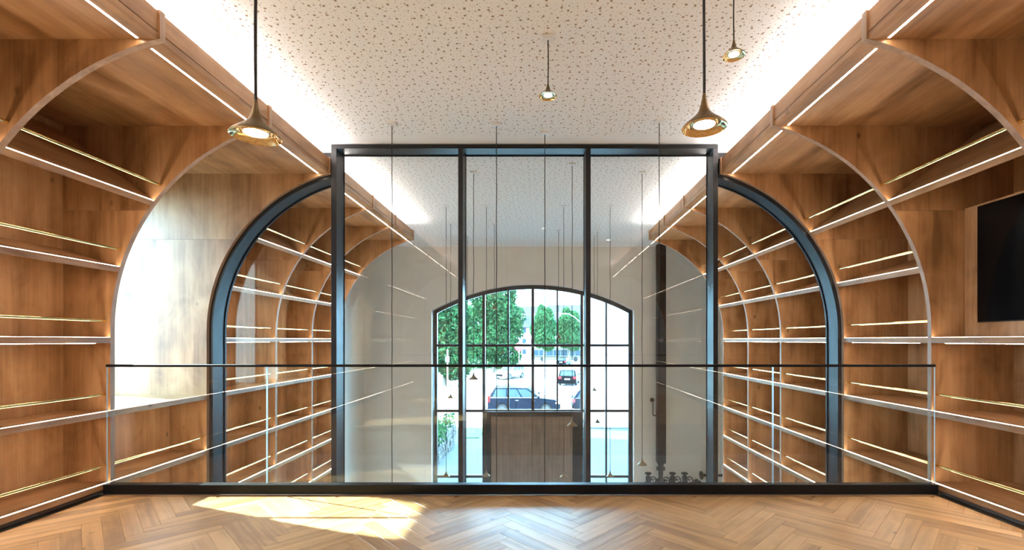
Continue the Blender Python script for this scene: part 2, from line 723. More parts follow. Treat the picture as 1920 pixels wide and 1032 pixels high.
# left outer wall with openings for the niches (bay D2-D3 and bay D-1 - D0)
NICHES = [(D[2] + PT, D[3] + PT - .002), (D[-1] + PT, D[0] + PT - .002)]
NZ0, NZ1 = 0.65, 2.95
WX0, WX1 = -4.85, -4.12
mb = MB()
ys = [Y_REAR - .2]
for a, b in sorted(NICHES):
    mb.box(WX0, WX1, ys[-1], a, LOW, CEIL)
    mb.box(WX0, WX1, a, b, LOW, NZ0)
    mb.box(WX0, WX1, a, b, NZ1, CEIL)
    ys.append(b)
mb.box(WX0, WX1, ys[-1], 8.54, LOW, CEIL)
mb.box(WX0, WX1, 8.54, Y_END + .35, LOW, CEIL)
struct(mb.build('wall_left', M_WHITEW))
mb = MB()
mb.box(4.09, 4.4, Y_REAR - .2, 8.54, LOW, CEIL)
mb.box(4.2, 4.4, 8.54, Y_END + .35, LOW, CEIL)
struct(mb.build('wall_right', M_WHITEW))
mb = MB()
mb.box(-4.9, 4.4, Y_REAR - .35, Y_REAR, -0.4, CEIL)
struct(mb.build('wall_rear', M_WHITEW))
mb = MB()
mb.box(-4.12, 4.09, 3.72, 3.90, LOW, -0.35)
struct(mb.build('wall_below', M_WHITEW))

# back wall with the segmental arched window opening
WXC, WHW = -0.176, 2.316
W_SPR, W_APEX = 1.974, 2.566
RW = (WHW ** 2 + (W_APEX - W_SPR) ** 2) / (2 * (W_APEX - W_SPR))
WZC = W_APEX - RW


def win_top(x, grow=0.0):
    return WZC + sqrt(max(0, (RW + grow) ** 2 - (x - WXC) ** 2))


Y_W0, Y_W1 = Y_END, Y_END + .35
mb = MB()
G = 0.04
xa, xb = WXC - WHW - G, WXC + WHW + G
mb.box(WX0, xa, Y_W0, Y_W1, LOW, CEIL)
mb.box(xb, 4.4, Y_W0, Y_W1, LOW, CEIL)
NSEG = 32
for k in range(NSEG):
    u0, u1 = xa + (xb - xa) * k / NSEG, xa + (xb - xa) * (k + 1) / NSEG
    z0, z1 = win_top(u0, G), win_top(u1, G)
    mb.poly([(u0, Y_W0, z0), (u1, Y_W0, z1), (u1, Y_W0, CEIL), (u0, Y_W0, CEIL)])
    mb.poly([(u0, Y_W1, z0), (u1, Y_W1, z1), (u1, Y_W1, CEIL), (u0, Y_W1, CEIL)])
    mb.poly([(u0, Y_W0, z0), (u1, Y_W0, z1), (u1, Y_W1, z1), (u0, Y_W1, z0)])
struct(mb.build('wall_back', M_PLASTER))
mb = MB()
mb.box(WX1 - .001, WX1 + .012, 8.545, Y_END - .001, LOW, CEIL - .001)
struct(mb.build('wall_left_end', M_PLASTER))
mb = MB()
mb.box(4.188, 4.201, 8.545, Y_END - .001, LOW, CEIL - .001)
struct(mb.build('wall_right_end', M_PLASTER))

# ------------------------------------------------------------------ arched window (window_1) with its bars and panes
YF = Y_END + .15
win = bpy.data.objects.new('window_1', None)
COL.objects.link(win)
win.location = (WXC, YF, LOW)
struct(win)
FD = 0.10
COLW = 2 * WHW / 8
mb = MB()
T = 0.055
for k in range(NSEG):
    u0 = WXC - WHW + 2 * WHW * k / NSEG
    u1 = WXC - WHW + 2 * WHW * (k + 1) / NSEG
    zo0, zo1, zi0, zi1 = win_top(u0, .035), win_top(u1, .035), win_top(u0, -T), win_top(u1, -T)
    mb.raw([(u0, YF, zi0), (u1, YF, zi1), (u1, YF, zo1), (u0, YF, zo0), (u0, YF + FD, zi0), (u1, YF + FD, zi1), (u1, YF + FD, zo1), (u0, YF + FD, zo0)],
           [(0, 1, 2, 3), (7, 6, 5, 4), (0, 4, 5, 1), (3, 2, 6, 7)])
mb.build('head_frame', M_STEEL, win)
for x0 in (WXC - WHW, WXC + WHW - T):
    mb = MB()
    mb.bbox(x0 - (.03 if x0 < 0 else 0), x0 + T + (0 if x0 < 0 else .03), YF, YF + FD, LOW, win_top(WXC - WHW, .03))
    mb.build('jamb', M_STEEL, win)
Z_T = [1.18, -0.37, -1.92]
PORT0, PORT1 = WXC - WHW + 2 * COLW, WXC - WHW + 6 * COLW
for k in range(1, 8):
    x = WXC - WHW + k * COLW
    hw = 0.034 if k in (2, 4, 6) else 0.02
    dz = 0.0 if k in (2, 6) else 0.015
    mb = MB()
    zb = -0.37 if 2 < k < 6 else LOW
    mb.bbox(x - hw, x + hw, YF + dz, YF + FD - dz, zb, win_top(x, -.02))
    mb.build('mullion', M_STEEL, win)
for zi, z in enumerate(Z_T):
    spans = [(WXC - WHW, WXC + WHW)] if zi == 0 else [(WXC - WHW, PORT0), (PORT1, WXC + WHW)]
    if zi == 1:
        spans = [(WXC - WHW, WXC + WHW)]
    for a, b in spans:
        mb = MB()
        mb.bbox(a, b, YF + .004, YF + FD - .004, z - .03, z + .03)
        mb.build('transom', M_STEEL, win)
zs = [LOW] + Z_T[::-1] + [None]
for k in range(8):
    a, b = WXC - WHW + k * COLW, WXC - WHW + (k + 1) * COLW
    for r in range(4):
        if 2 <= k < 6 and r < 2:
            continue
        z0, z1 = zs[r], zs[r + 1]
        mb = MB()
        if z1 is None:
            pts = [(a, z0), (b, z0), (b, win_top(b, -.02)), ((a + b) / 2, win_top((a + b) / 2, -.02)), (a, win_top(a, -.02))]
        else:
            pts = [(a, z0), (b, z0), (b, z1), (a, z1)]
        mb.prism(pts, lambda u, v: (u, YF + .05, v), lambda u, v: (u, YF + .058, v))
        mb.build('pane', M_WING, win)

# wooden entrance doors under the window
door = bpy.data.objects.new('door_1', None)
COL.objects.link(door)
door.location = ((PORT0 + PORT1) / 2, YF, LOW)
struct(door)
mb = MB()
pz = -0.43
mb.bbox(PORT0 + .02, PORT0 + .17, YF - .10, YF + .06, LOW, pz + .06)
mb.build('frame_post', M_STEEL, door)
mb = MB()
mb.bbox(PORT1 - .22, PORT1 - .02, YF - .10, YF + .06, LOW, pz + .06)
mb.build('frame_post', M_STEEL, door)
mb = MB()
mb.bbox(PORT0 + .17, PORT1 - .22, YF - .10, YF + .06, pz - .055, pz + .06)
mb.build('frame_head', M_STEEL, door)
mb = MB()
mb.box(PORT0 + .172, PORT1 - .222, YF + .025, YF + .05, LOW + .005, pz - .056)  # plate added behind the leaves to stop daylight showing through their gap
mb.build('gap_light_stop', M_STEEL, door)
dxm = -0.19
for a, b in ((PORT0 + .175, dxm - .003), (dxm + .003, PORT1 - .225)):
    mb = MB()
    mb.bbox(a, b, YF - .06, YF + .02, LOW + .01, pz - .058)
    leaf = mb.build('door_leaf', M_DOORWOOD, door)
    mb = MB()
    hx = b - .12 if b < 0 else a + .12
    mb.tube([(hx, YF - .06, -2.1), (hx, YF - .11, -2.1), (hx + (.12 if b > 0 else -.12), YF - .11, -2.1)], .012, 8)
    mb.build('handle', M_CHROME, leaf, smooth=True)

# niche windows (left wall)
for wi, (a, b) in enumerate(NICHES):
    w = bpy.data.objects.new('window_%d' % (wi + 2), None)
    COL.objects.link(w)
    w.location = (-4.75, (a + b) / 2, NZ0)
    struct(w)
    mb = MB()
    for y0, y1, z0, z1 in ((a, a + .05, NZ0, NZ1), (b - .05, b, NZ0, NZ1), (a + .05, b - .05, NZ0, NZ0 + .06), (a + .05, b - .05, NZ1 - .06, NZ1)):
        mb.bbox(-4.80, -4.72, y0, y1, z0, z1)
    mb.build('window_frame', M_STEEL, w)
    mb = MB()
    mb.box(-4.765, -4.757, a + .04, b - .04, NZ0 + .05, NZ1 - .05)
    mb.build('pane', M_WING, w)

# ------------------------------------------------------------------ bookcases
SHELF_T = 0.05


def arc_d(z):
    if z <= Z_SPRING:
        return 0.0
    h = min(z - Z_SPRING, R_ARC - 1e-4)
    return -(R_ARC - sqrt(R_ARC ** 2 - h * h))


def radial(z):
    """front point, outward direction and upward normal of the arch front at height z"""
    if z <= Z_SPRING:
        return Vector((0, z)), Vector((1, 0)), Vector((0, 1))
    th = math.asin((z - Z_SPRING) / R_ARC)
    return Vector((-R_ARC + R_ARC * cos(th), z)), Vector((cos(th), sin(th))), Vector((-sin(th), cos(th)))


def panel_outline(depth, zb, zlo, zhi):
    """arch panel between two heights, (d, z)"""
    pts = []
    n = 26
    lo, hi = max(zb, zlo), min(Z_BULK, zhi)
    z_tip = 3.149
    zz = [lo]
    if lo < Z_SPRING < hi:
        zz.append(Z_SPRING)
    for k in range(1, n):
        z = Z_SPRING + (z_tip - Z_SPRING) * (1 - (1 - k / n) ** 1.5)
        if lo < z < min(hi, z_tip):
            zz.append(z)
    pts = [(arc_d(z), z) for z in zz]
    if hi >= Z_BULK - 1e-6:
        pts += [(-OVER - .012, z_tip), (-OVER - .012, Z_BULK + .006), (depth, Z_BULK + .006), (depth, lo)]
    else:
        pts += [(arc_d(hi), hi), (depth, hi), (depth, lo)]
    return pts


def shelf_outlines(z, depth):
    P, u, n = radial(z)
    t, c = SHELF_T, .003
    far = 1.6
    e = .003
    pts = [P + u * c, P - n * c, P - n * (t - e), P - n * t + u * e, P - n * t + u * far, P + u * far]
    pts = [(p.x, p.y) for p in pts]
    pts = clip_poly(pts, 1, 0, depth)
    pts = clip_poly(pts, 0, 1, Z_SOF)
    o = Vector((-u.x + n.x, -u.y + n.y)).normalized() * .0035
    q = [P + u * .003, P + u * .015]
    top = [(v.x, v.y) for v in (q[0], q[1], q[1] + n * .0012, q[0] + n * .0012)]
    bu0, bp = (.004, .0018) if 1.2 < z < 1.4 else (.03, .0008)
    o2 = Vector((-u.x - n.x, -u.y - n.y)).normalized() * .002
    bot = [(v.x, v.y) for v in (P - n * t + u * bu0, P - n * t + u * (bu0 + .012), P - n * (t + bp) + u * (bu0 + .012), P - n * (t + bp) + u * bu0)]
    B, bu, bn = radial_off(z, .14, .045)
    return pts, top, bot, B


def radial_off(z, up, inn):
    if z <= Z_SPRING:
        zz = z + up
        if zz <= Z_SPRING:
            return Vector((inn, zz)), None, None
        th = (zz - Z_SPRING) / R_ARC
    else:
        th = math.asin((z - Z_SPRING) / R_ARC) + up / R_ARC
    return Vector((-R_ARC + (R_ARC + inn) * cos(th), Z_SPRING + (R_ARC + inn) * sin(th))), None, None


def bookcase(side, y0, y1, zb, shelves, label, rails=None, niche=False, tv=False, sink=None, bulk_y=None, no_led=(), group=None):
    """one bay; sink: dict of shared MBs (rear bays) instead of objects"""
    xf, depth = (XL, DL) if side < 0 else (XR, DR)
    sg = side

    def X(d):
        return xf + sg * d

    def at(y):
        return lambda d, z: (X(d), y, z)
    if sink is None:
        root = thing('bookcase', label, 'bookcase', (X(depth * .5), (y0 + y1) / 2, max(zb, LOW)), group)
        mk = lambda: MB()
        fin = lambda m, nm, mat, par=None, smooth=False: m.build(nm, mat, par or root, smooth)
    else:
        root = None
        mk = lambda: None
    pdep = 1.06 if niche else depth

    def part(key, nm, mat, draw, par=None, smooth=False):
        if sink is None:
            m = MB()
            draw(m)
            return m.build(nm, mat, par or root, smooth)
        draw(sink[key])
        return None
    SEAM = 2.42
    for lo, hi in ((zb, SEAM - .0008), (SEAM + .0008, 9)):
        pl = panel_outline(pdep if not niche else (pdep if lo > 0 else pdep), zb, lo, hi)
        part('panel', 'arch_panel', [M_PANEL, M_EDGE] if sink is None else None,
             lambda m: m.prism(pl, at(y1), at(y1 + PT), 0, 1))
    # back panel
    bz1 = 0.66 if niche else Z_SOF
    part('panel', 'back_panel', M_PANEL, lambda m: m.box(X(depth), X(depth + .02), y0, y1, zb, bz1))
    # soffit, fascia, lid
    sd = 1.03 if niche else depth
    part('soffit', 'soffit', M_SHELF, lambda m: m.bbox(X(-OVER), X(sd), y0, y1, Z_SOF, Z_SOF + .044, .002))
    part('soffit', 'fascia', M_SHELF, lambda m: m.bbox(X(-OVER), X(-OVER + .02), y0, y1, Z_SOF + .048, Z_BULK, .0015))
    lid = part('soffit', 'lid', M_CEILP if sink is None else None,
               lambda m: m.box(X(-OVER + .02), X(sd), y0, y1, Z_SOF + .135, Z_SOF + .150))
    part('cove', 'cove_light', M_COVE, lambda m: m.box(X(-OVER + .06), X(-OVER + .085), y0 + .01, y1 - .01, Z_SOF + .151, Z_SOF + .168), lid)
    part('led', 'led_strip', M_LED, lambda m: m.box(X(-OVER + .108), X(-OVER + .121), y0 + .05, y1 - .015, Z_SOF - .0015, Z_SOF + .0005),
         None)
    # plinth below the lowest shelf of the mezzanine bays
    if zb > -.1:
        part('kick', 'plinth', M_KICK, lambda m: m.box(X(.045), X(.065), y0, y1, 0.0, 0.045))
    for z in shelves:
        pts, top, bot, B = shelf_outlines(z, depth if not (niche and abs(z - .70) < .02) else 1.03)
        sh = part('soffit', 'shelf', M_SHELF, lambda m: m.prism(pts, at(y0), at(y1)))
        sill = niche and abs(z - .70) < .02
        if not sill:
            part('led', 'led_strip', M_LED, lambda m: m.prism(top, at(y0 + .004), at(y1 - .004)), sh)
        if z > 0.3 or zb < -.1:
            part('led', 'led_strip', M_LEDDOWN, lambda m: m.prism(bot, at(y0 + .10), at(y1 - .13)), sh)
        if not sill and (rails is None or z in rails):
            part('brass', 'book_rail', M_BRASS,
                 lambda m: m.tube([(X(B.x), y0 + .0003, B.y), (X(B.x), y1 - .0003, B.y)], .0122, 16), None, True)
    return root


SH_UP = [0.09, 0.70, 1.33, 1.935, 2.50]
SH_VOID = [-0.97, -0.44] + SH_UP
SH_FAR = [-1.50, -0.97, -0.44] + SH_UP
# left wall, near to far
bookcase(-1, D[0] + PT, D[1], 0.0, SH_UP, 'oak bookcase bay at the left edge of the photo, nearest on the left wall')
bookcase(-1, D[1] + PT, D[2], 0.0, SH_UP, 'empty oak bookcase bay on the left wall just before the glass railing')
bookcase(-1, D[2] + PT, D[3], -1.3, [-0.97, -0.44, 0.09, 0.70], 'oak bay with a white daylit window niche behind the left end of the railing', niche=True)
bookcase(-1, 5.38, 6.46, LOW, SH_FAR, 'two-storey oak bookcase bay right behind the left arched glass frame')
bookcase(-1, 6.50, 7.48, LOW, SH_FAR, 'middle of the three left oak bookcase bays behind the glass partition')
bookcase(-1, 7.52, 8.50, LOW, SH_FAR, 'farthest left oak bookcase bay, ending at the pale wall behind the glass')
# right wall
bookcase(1, D[0] + PT, D[1], 0.0, [0.09, 0.70, 1.33, 2.50], 'oak bookcase bay at the right edge of the photo, nearest on the right wall', rails=[0.09, 0.70, 2.50])
bookcase(1, D[1] + PT, D[2], 0.0, [0.09, 0.70, 1.33, 2.50], 'oak bookcase bay on the right wall that holds the black television', rails=[0.09, 0.70, 2.50])
bookcase(1, D[2] + PT, D[3], -1.3, SH_VOID, 'oak bookcase bay behind the right end of the glass railing, before the arched frame')
bookcase(1, 5.38, 6.46, LOW, SH_FAR, 'two-storey oak bookcase bay right behind the right arched glass frame')
bookcase(1, 6.50, 7.48, LOW, SH_FAR, 'middle of the three right oak bookcase bays behind the glass partition')
bookcase(1, 7.52, 8.50, LOW, SH_FAR, 'farthest right oak bookcase bay, next to the black pipe wall')

# the shelving goes on behind the viewer: part of the room shell, joined
for sd, nm in ((-1, 'wall_left_rear'), (1, 'wall_right_rear')):
    sink = {k: MB() for k in ('panel', 'soffit', 'cove', 'led', 'kick', 'brass')}
    for k in (-4, -3, -2, -1):
        nich = sd < 0 and k == -1
        bookcase(sd, D[k] + PT, D[k + 1], 0.0, [0.09, 0.70] if nich else SH_UP, '', niche=nich, sink=sink)
    for p in sink.values():
        p.m = [0] * len(p.m)
    w = struct(sink['panel'].build(nm, M_PANEL))
    sink['soffit'].build('shelves', M_SHELF, w)
    sink['cove'].build('cove_light', M_COVE, w)
    sink['led'].build('led_strips', M_LED, w)
    sink['kick'].build('plinth', M_KICK, w)
    sink['brass'].build('book_rails', M_BRASS, w, True)

# television on its oak board (right bay)
tvr = thing('television', 'black flat television mounted on an oak board in the right bookcase', 'television', (3.66, 3.4, 1.34))
mb = MB()
mb.bbox(3.625, 3.70, 2.885, 3.965, 1.337, 2.43, .002)
mb.build('mounting_board', M_PANEL, tvr)
mb = MB()
mb.bbox(3.59, 3.624, 2.90, 3.815, 1.452, 2.405, .004)
scr = mb.build('housing', M_BLACK, tvr)
mb = MB()
mb.box(3.588, 3.5895, 2.908, 3.807, 1.46, 2.397)
mb.build('screen', M_TV, tvr)

# ------------------------------------------------------------------ steel and glass partition
P0, P1 = 5.13, 5.335
AF0, AF1 = D[3] + PT, 5.375
part_t = thing('glass_partition', 'dark steel framed glass partition with arched side panes across the hall', 'partition', (-.17, 5.2, LOW))
PX = [(-2.313, -2.254), (-.908, -.857), (.503, .558), (1.913, 1.966)]
for a, b in PX:
    mb = MB()
    mb.bbox(a, b, P0, P1, LOW, 3.426, .002)
    mb.build('post', M_STEEL, part_t)
mb = MB()
mb.bbox(-2.313, 1.966, P0, P1, 3.427, 3.472, .002)
mb.build('head_beam', M_STEEL, part_t)
for (a, b), (c, d) in zip(PX[:-1], PX[1:]):
    mb = MB()
    mb.box(b, c, 5.312, 5.328, LOW, 3.427)
    mb.build('pane', M_GLASS, part_t)
    # slim glazing gasket lines round the pane
    mb = MB()
    for x0, x1, z0, z1 in ((b + .0005, b + .007, LOW, 3.4265), (c - .007, c - .0005, LOW, 3.4265), (b + .007, c - .007, 3.416, 3.4265)):
        mb.box(x0, x1, 5.3295, 5.3345, z0, z1)
    mb.build('gasket', M_BLACK, part_t)
for side, xf, xpost in ((-1, XL, -2.313), (1, XR, 1.966)):
    # arched frame following the bookcase front
    outer, inner = [], []
    n = 40
    zt = 3.149
    for k in range(n + 1):
        th_end = math.asin((zt - Z_SPRING) / R_ARC)
        th = th_end * k / n
        outer.append((-R_ARC + R_ARC * cos(th) - .001, Z_SPRING + R_ARC * sin(th)))
        inner.append((-R_ARC + (R_ARC - .042) * cos(th), Z_SPRING + (R_ARC - .042) * sin(th)))
    xp = (xpost - xf) / side + 0.0
    # extend to the post
    outer.append((xp, outer[-1][1] + .006)); inner.append((xp, inner[-1][1] + .006))
    outer = [(-.001, LOW)] + outer
    inner = [(-.042, LOW)] + inner
    mb = MB()
    for k in range(len(outer) - 1):
        o0, o1, i0, i1 = outer[k], outer[k + 1], inner[k], inner[k + 1]
        q = [(xf + side * o0[0], o0[1]), (xf + side * o1[0], o1[1]), (xf + side * i1[0], i1[1]), (xf + side * i0[0], i0[1])]
        mb.poly([(x, AF0, z) for x, z in q])
        mb.poly([(x, AF1, z) for x, z in q])
        mb.poly([(q[0][0], AF0, q[0][1]), (q[1][0], AF0, q[1][1]), (q[1][0], AF1, q[1][1]), (q[0][0], AF1, q[0][1])])
        mb.poly([(q[3][0], AF0, q[3][1]), (q[2][0], AF0, q[2][1]), (q[2][0], AF1, q[2][1]), (q[3][0], AF1, q[3][1])])
    mb.build('arched_frame', M_STEEL, part_t, smooth=True)
    # rebate line on the reveal
    mb = MB()
    for k in range(len(inner) - 1):
        i0, i1 = inner[k], inner[k + 1]
        for (ya, yb, t) in ((AF1 - .030, AF1 - .004, .010),):
            def off(p, t_):
                th = 0 if p[1] <= Z_SPRING else atan2(p[1] - Z_SPRING, p[0] + R_ARC)
                return (p[0] - t_ * cos(th), p[1] - t_ * sin(th))
            j0, j1 = off(i0, t), off(i1, t)
            A = [(xf + side * p[0], p[1]) for p in (i0, i1, j1, j0)]
            mb.poly([(x, ya, z) for x, z in A])
            mb.poly([(x, yb, z) for x, z in A])
            mb.poly([(A[3][0], ya, A[3][1]), (A[2][0], ya, A[2][1]), (A[2][0], yb, A[2][1]), (A[3][0], yb, A[3][1])])
    mb.build('glazing_bead', M_BLACK, part_t, smooth=True)
    mb = MB()
    poly = [(xf + side * p[0], p[1]) for p in inner] + [(xpost, LOW)]
    mb.prism(poly, lambda x, z: (x, 5.355, z), lambda x, z: (x, 5.365, z))
    mb.build('arched_pane', M_GLASS, part_t)
    # closing panels above the bookcase and beside the posts
    mb = MB()
    xo = xf + side * 1.0
    mb.box(xpost, xo, 5.17, 5.33, 3.325, 3.395)
    mb.build('side_beam', M_BLACK, part_t)
    mb = MB()
    mb.box(xpost, xo, 5.19, 5.36, Z_SOF + .02, 3.325)
    mb.build('closing_panel', M_STEEL, part_t)
    mb = MB()
    mb.box(xpost, xo, 5.21, 5.34, 3.396, CEIL)
    mb.build('closing_panel', M_CEILP, part_t)

# ------------------------------------------------------------------ glass balustrade
RY = 3.945
bal = thing('glass_balustrade', 'clear glass balustrade with black base channel and thin black handrail', 'railing', (-.16, RY, 0))
mb = MB()
mb.bbox(XL + .004, XR - .003, 3.905, 3.975, 0.006, 0.088, .003)
mb.build('base_channel', M_BLACK, bal)
gx = [-(1013 - u) * RY / 870 for u in (199, 501, 813, 1134, 1449, 1757)]
gx[0], gx[5] = XL + .003, XR - .003
for k in range(5):
    a, b = gx[k] + (.004 if k else 0), gx[k + 1] - (.004 if k < 4 else 0)
    mb = MB()
    x0, x1, y0, y1, z0, z1 = a, b, RY - .006, RY + .006, 0.07, 1.078
    mb.poly([(x0, y0, z0), (x1, y0, z0), (x1, y0, z1), (x0, y0, z1)], 0)
    mb.poly([(x0, y1, z0), (x1, y1, z0), (x1, y1, z1), (x0, y1, z1)], 0)
    mb.poly([(x0, y0, z0), (x0, y1, z0), (x0, y1, z1), (x0, y0, z1)], 1)
    mb.poly([(x1, y0, z0), (x1, y1, z0), (x1, y1, z1), (x1, y0, z1)], 1)
    mb.poly([(x0, y0, z1), (x1, y0, z1), (x1, y1, z1), (x0, y1, z1)], 1)
    mb.build('glass_pane', [M_RAILG, M_GEDGE], bal)
mb = MB()
mb.bbox(gx[0] - .001, gx[5] + .001, RY - .014, RY + .014, 1.078, 1.100, .003)
mb.build('handrail', M_BLACK, bal)

# ------------------------------------------------------------------ pendants
BELL = [(.0047, .100), (.0068, .085), (.0100, .070), (.0142, .055), (.0185, .045), (.0265, .036), (.0370, .0265), (.0500, .016), (.0595, .0075), (.0640, .0022), (.0650, 0)]
INNER = [(.0650, 0), (.0640, -.0006), (.0600, .0030), (.0510, .0090), (.0420, .0115), (.0340, .0115), (.0302, .0090)]


def pendant_meshes():
    m1 = MB(); m1.lathe(BELL, (0, 0, 0), 40)
    m2 = MB(); m2.lathe(INNER, (0, 0, 0), 40)
    m3 = MB(); m3.lathe([(.0005, .0070), (.020, .0072), (.0304, .0088)], (0, 0, 0), 32)
    m4 = MB()
    m4.bbox(-.045, .045, -.045, .045, -.016, 0, .002)
    m4.bbox(-.032, .032, -.032, .032, -.021, -.015, .002)
    m5 = MB(); m5.lathe([(.0075, -.002), (.0075, .006), (.0045, .010)], (0, 0, .0), 16)
    return m1, m2, m3, m4


_pm = pendant_meshes()
proto = {}


def pendant(x, y, z, label, group=None):
    t = thing('pendant_lamp', label, 'lamp', (x, y, z), group)
    if not proto:
        proto['shade'] = _pm[0].build('shade', M_BRONZE, t, True, local=True)
        proto['ref'] = _pm[1].build('reflector', M_GOLD, t, True, local=True)
        proto['led'] = _pm[2].build('light_disc', M_BULB, proto['ref'], True, local=True)
        proto['can'] = _pm[3].build('canopy', M_PLASTIC, t, local=True)
        proto['can'].location = (0, 0, CEIL - z)
    else:
        for k in ('shade', 'ref', 'can'):
            c = proto[k].copy()
            c.parent = t
            COL.objects.link(c)
            c.location = (0, 0, CEIL - z if k == 'can' else 0)
            if k == 'ref':
                d = proto['led'].copy()
                d.parent = c
                COL.objects.link(d)
    mb = MB()
    h = CEIL - z
    ph = random.uniform(0, 6)
    n = 24
    pts = []
    for k in range(n + 1):
        s = .098 + (h - .02 - .098) * k / n
        w = .0022 * sin(pi * k / n)
        pts.append((w * sin(s * 9 + ph), w * cos(s * 7 + ph), s))
    mb.tube(pts, .0042, 8)
    mb.build('cord', M_CORD, t, True, local=True)
    return t


def at_px(u, v, y):
    return ((u - 1013) * y / 870, y, EYE + (638 - v) * y / 870)


def lamp(u, v, y, label, group=None):
    x, yy, z = at_px(u, v, y)
    return pendant(x, yy, z, label, group)


def y_ceil(v):
    return 870 * (CEIL - EYE) / (638 - v)


lamp(479.5, 256, 1.285, 'large near brass pendant lamp in front of the left bulkhead')
lamp(1320.5, 240, 1.36, 'large near brass pendant lamp above the right post of the partition')
lamp(1376, 105, 2.76, 'brass pendant lamp at top right, below the perforated ceiling near the light cove')
lamp(1027.5, 181, 3.33, 'small brass pendant lamp hanging on a short cord above the partition head beam')
for u, v, lb in ((735, 232, 'pendant on long black cord before the left large pane, its shade below the railing base'),
                 (931, 233, 'pendant on long black cord in front of the middle pane, left of the two'),
                 (1021.5, 249, 'pendant on long black cord in front of the middle pane, right of the two'),
                 (1236, 227, 'pendant on long black cord before the right large pane, its shade below the railing base')):
    y = y_ceil(v)
    pendant((u - 1013) * y / 870, y, -0.95 + random.uniform(-.2, .2), lb)
for u, vc, vl, lb in (
        (888, 323, 712, 'bronze pendant hanging just below the handrail, in front of the left trees'),
        (1204, 323, 872, 'bronze pendant hanging before the pale wall, left of the black column'),
        (1073, 308, 799, 'bronze pendant hanging in front of the upper right corner of the wooden doors'),
        (836.5, 386, 894, 'low bronze pendant before the leftmost lower pane of the arched window'),
        (912, 386, 893, 'low bronze pendant in front of the left door frame post'),
        (1057, 386, 895, 'low bronze pendant in front of the right wooden door leaf'),
        (1144, 386, 894, 'low bronze pendant before the rightmost lower pane of the arched window'),
        (845, 418, 747, 'small bronze pendant before the road, left of the dark blue estate car'),
        (927, 421, 580, 'high small bronze pendant in front of the big leafy tree'),
        (1047.5, 432, 634, 'small bronze pendant above the white bus outside, level with the tree base'),
        (1120, 432, 793, 'small bronze pendant in the right window pane, lower of two side by side'),
        (1114, 442, 733, 'small bronze pendant in the right window pane, upper of two side by side'),
        (876, 443, 681, 'small bronze pendant half hidden behind the black handrail, before the hedge')):
    y = y_ceil(vc)
    lamp(u, vl, y, lb)

# ------------------------------------------------------------------ black pipe column, gauge and valves on the far right wall
YV = 10.55
sc = YV / 870


def vx(u): return (u - 1013) * sc
def vz(v): return EYE + (638 - v) * sc


col_t = thing('pipe_column', 'tall black square standpipe column against the pale far wall', 'pipe', (vx(1239.5), YV, LOW))
mb = MB()
mb.bbox(vx(1231.5), vx(1247), YV - .09, YV + .09, vz(868), CEIL, .004)
mb.build('casing', M_IRON, col_t)
mb = MB()
prof = [(.09, vz(868)), (.06, vz(873)), (.06, vz(876)), (.10, vz(876.5)), (.10, vz(881.5)), (.055, vz(882)), (.05, vz(899)), (.10, vz(899.5)), (.10, vz(906)), (.05, vz(906.5)), (.05, LOW)]
mb.lathe([(r, z) for r, z in prof], (vx(1239), YV, 0), 18, close=True)
mb.build('flanged_pipe', M_IRON, col_t, True)
mb = MB()
cx, cz = vx(1246), vz(898)
mb.torus((cx, YV - .14, cz), .075, .013, 'y')
for k in range(5):
    t = tau * k / 5
    mb.tube([(cx, YV - .14, cz), (cx + .075 * cos(t), YV - .14, cz + .075 * sin(t))], .008, 6)
mb.tube([(cx, YV - .14, cz), (vx(1240), YV - .03, cz)], .018, 8)
mb.build('hand_wheel', M_IRON, col_t, True)

g = thing('pressure_gauge', 'round black pressure gauge on a curved pipe left of the black column', 'gauge', (vx(1222), YV, vz(780)))
mb = MB()
mb.lathe([(.001, -.03), (.045, -.03), (.052, -.022), (.052, .02), (.04, .03), (.001, .03)], (vx(1222), YV - .03, vz(750)), 20, 'y')
mb.build('dial_housing', M_IRON, g, True)
mb = MB()
pts = [(vx(1223.5), YV - .03, vz(755)), (vx(1223.5), YV - .03, vz(776))]
for k in range(9):
    t = pi + pi * k / 8
    pts.append((vx(1227) + .045 * cos(t), YV - .03, vz(776) + .045 * sin(t)))
pts += [(vx(1230.8), YV - .03, vz(770)), (vx(1233), YV - .03, vz(767))]
mb.tube(pts, .011, 8)
mb.build('siphon_pipe', M_IRON, g, True)


def valve(u, v, label):
    t = thing('valve', label, 'valve', (vx(u), YV, LOW), None)
    x, z = vx(u), vz(v)
    mb = MB()
    mb.lathe([(.05, LOW - z), (.05, -.14), (.075, -.135), (.075, -.105), (.04, -.10), (.055, -.06), (.062, -.02), (.055, .02), (.035, .05), (.030, .08), (.075, .085), (.078, .10), (.06, .115), (.001, .12)],
             (x, YV, z), 18)
    mb.build('valve_body', M_IRON, t, True)
    mb = MB()
    cx = x + .075
    mb.torus((cx, YV - .12, z - .02), .072, .013, 'y')
    for k in range(4):
        a = tau * k / 4 + .4
        mb.tube([(cx, YV - .12, z - .02), (cx + .072 * cos(a), YV - .12, z - .02 + .072 * sin(a))], .007, 6)
    mb.tube([(cx, YV - .12, z - .02), (x, YV, z - .02)], .016, 8)
    mb.build('hand_wheel', M_IRON, t, True)


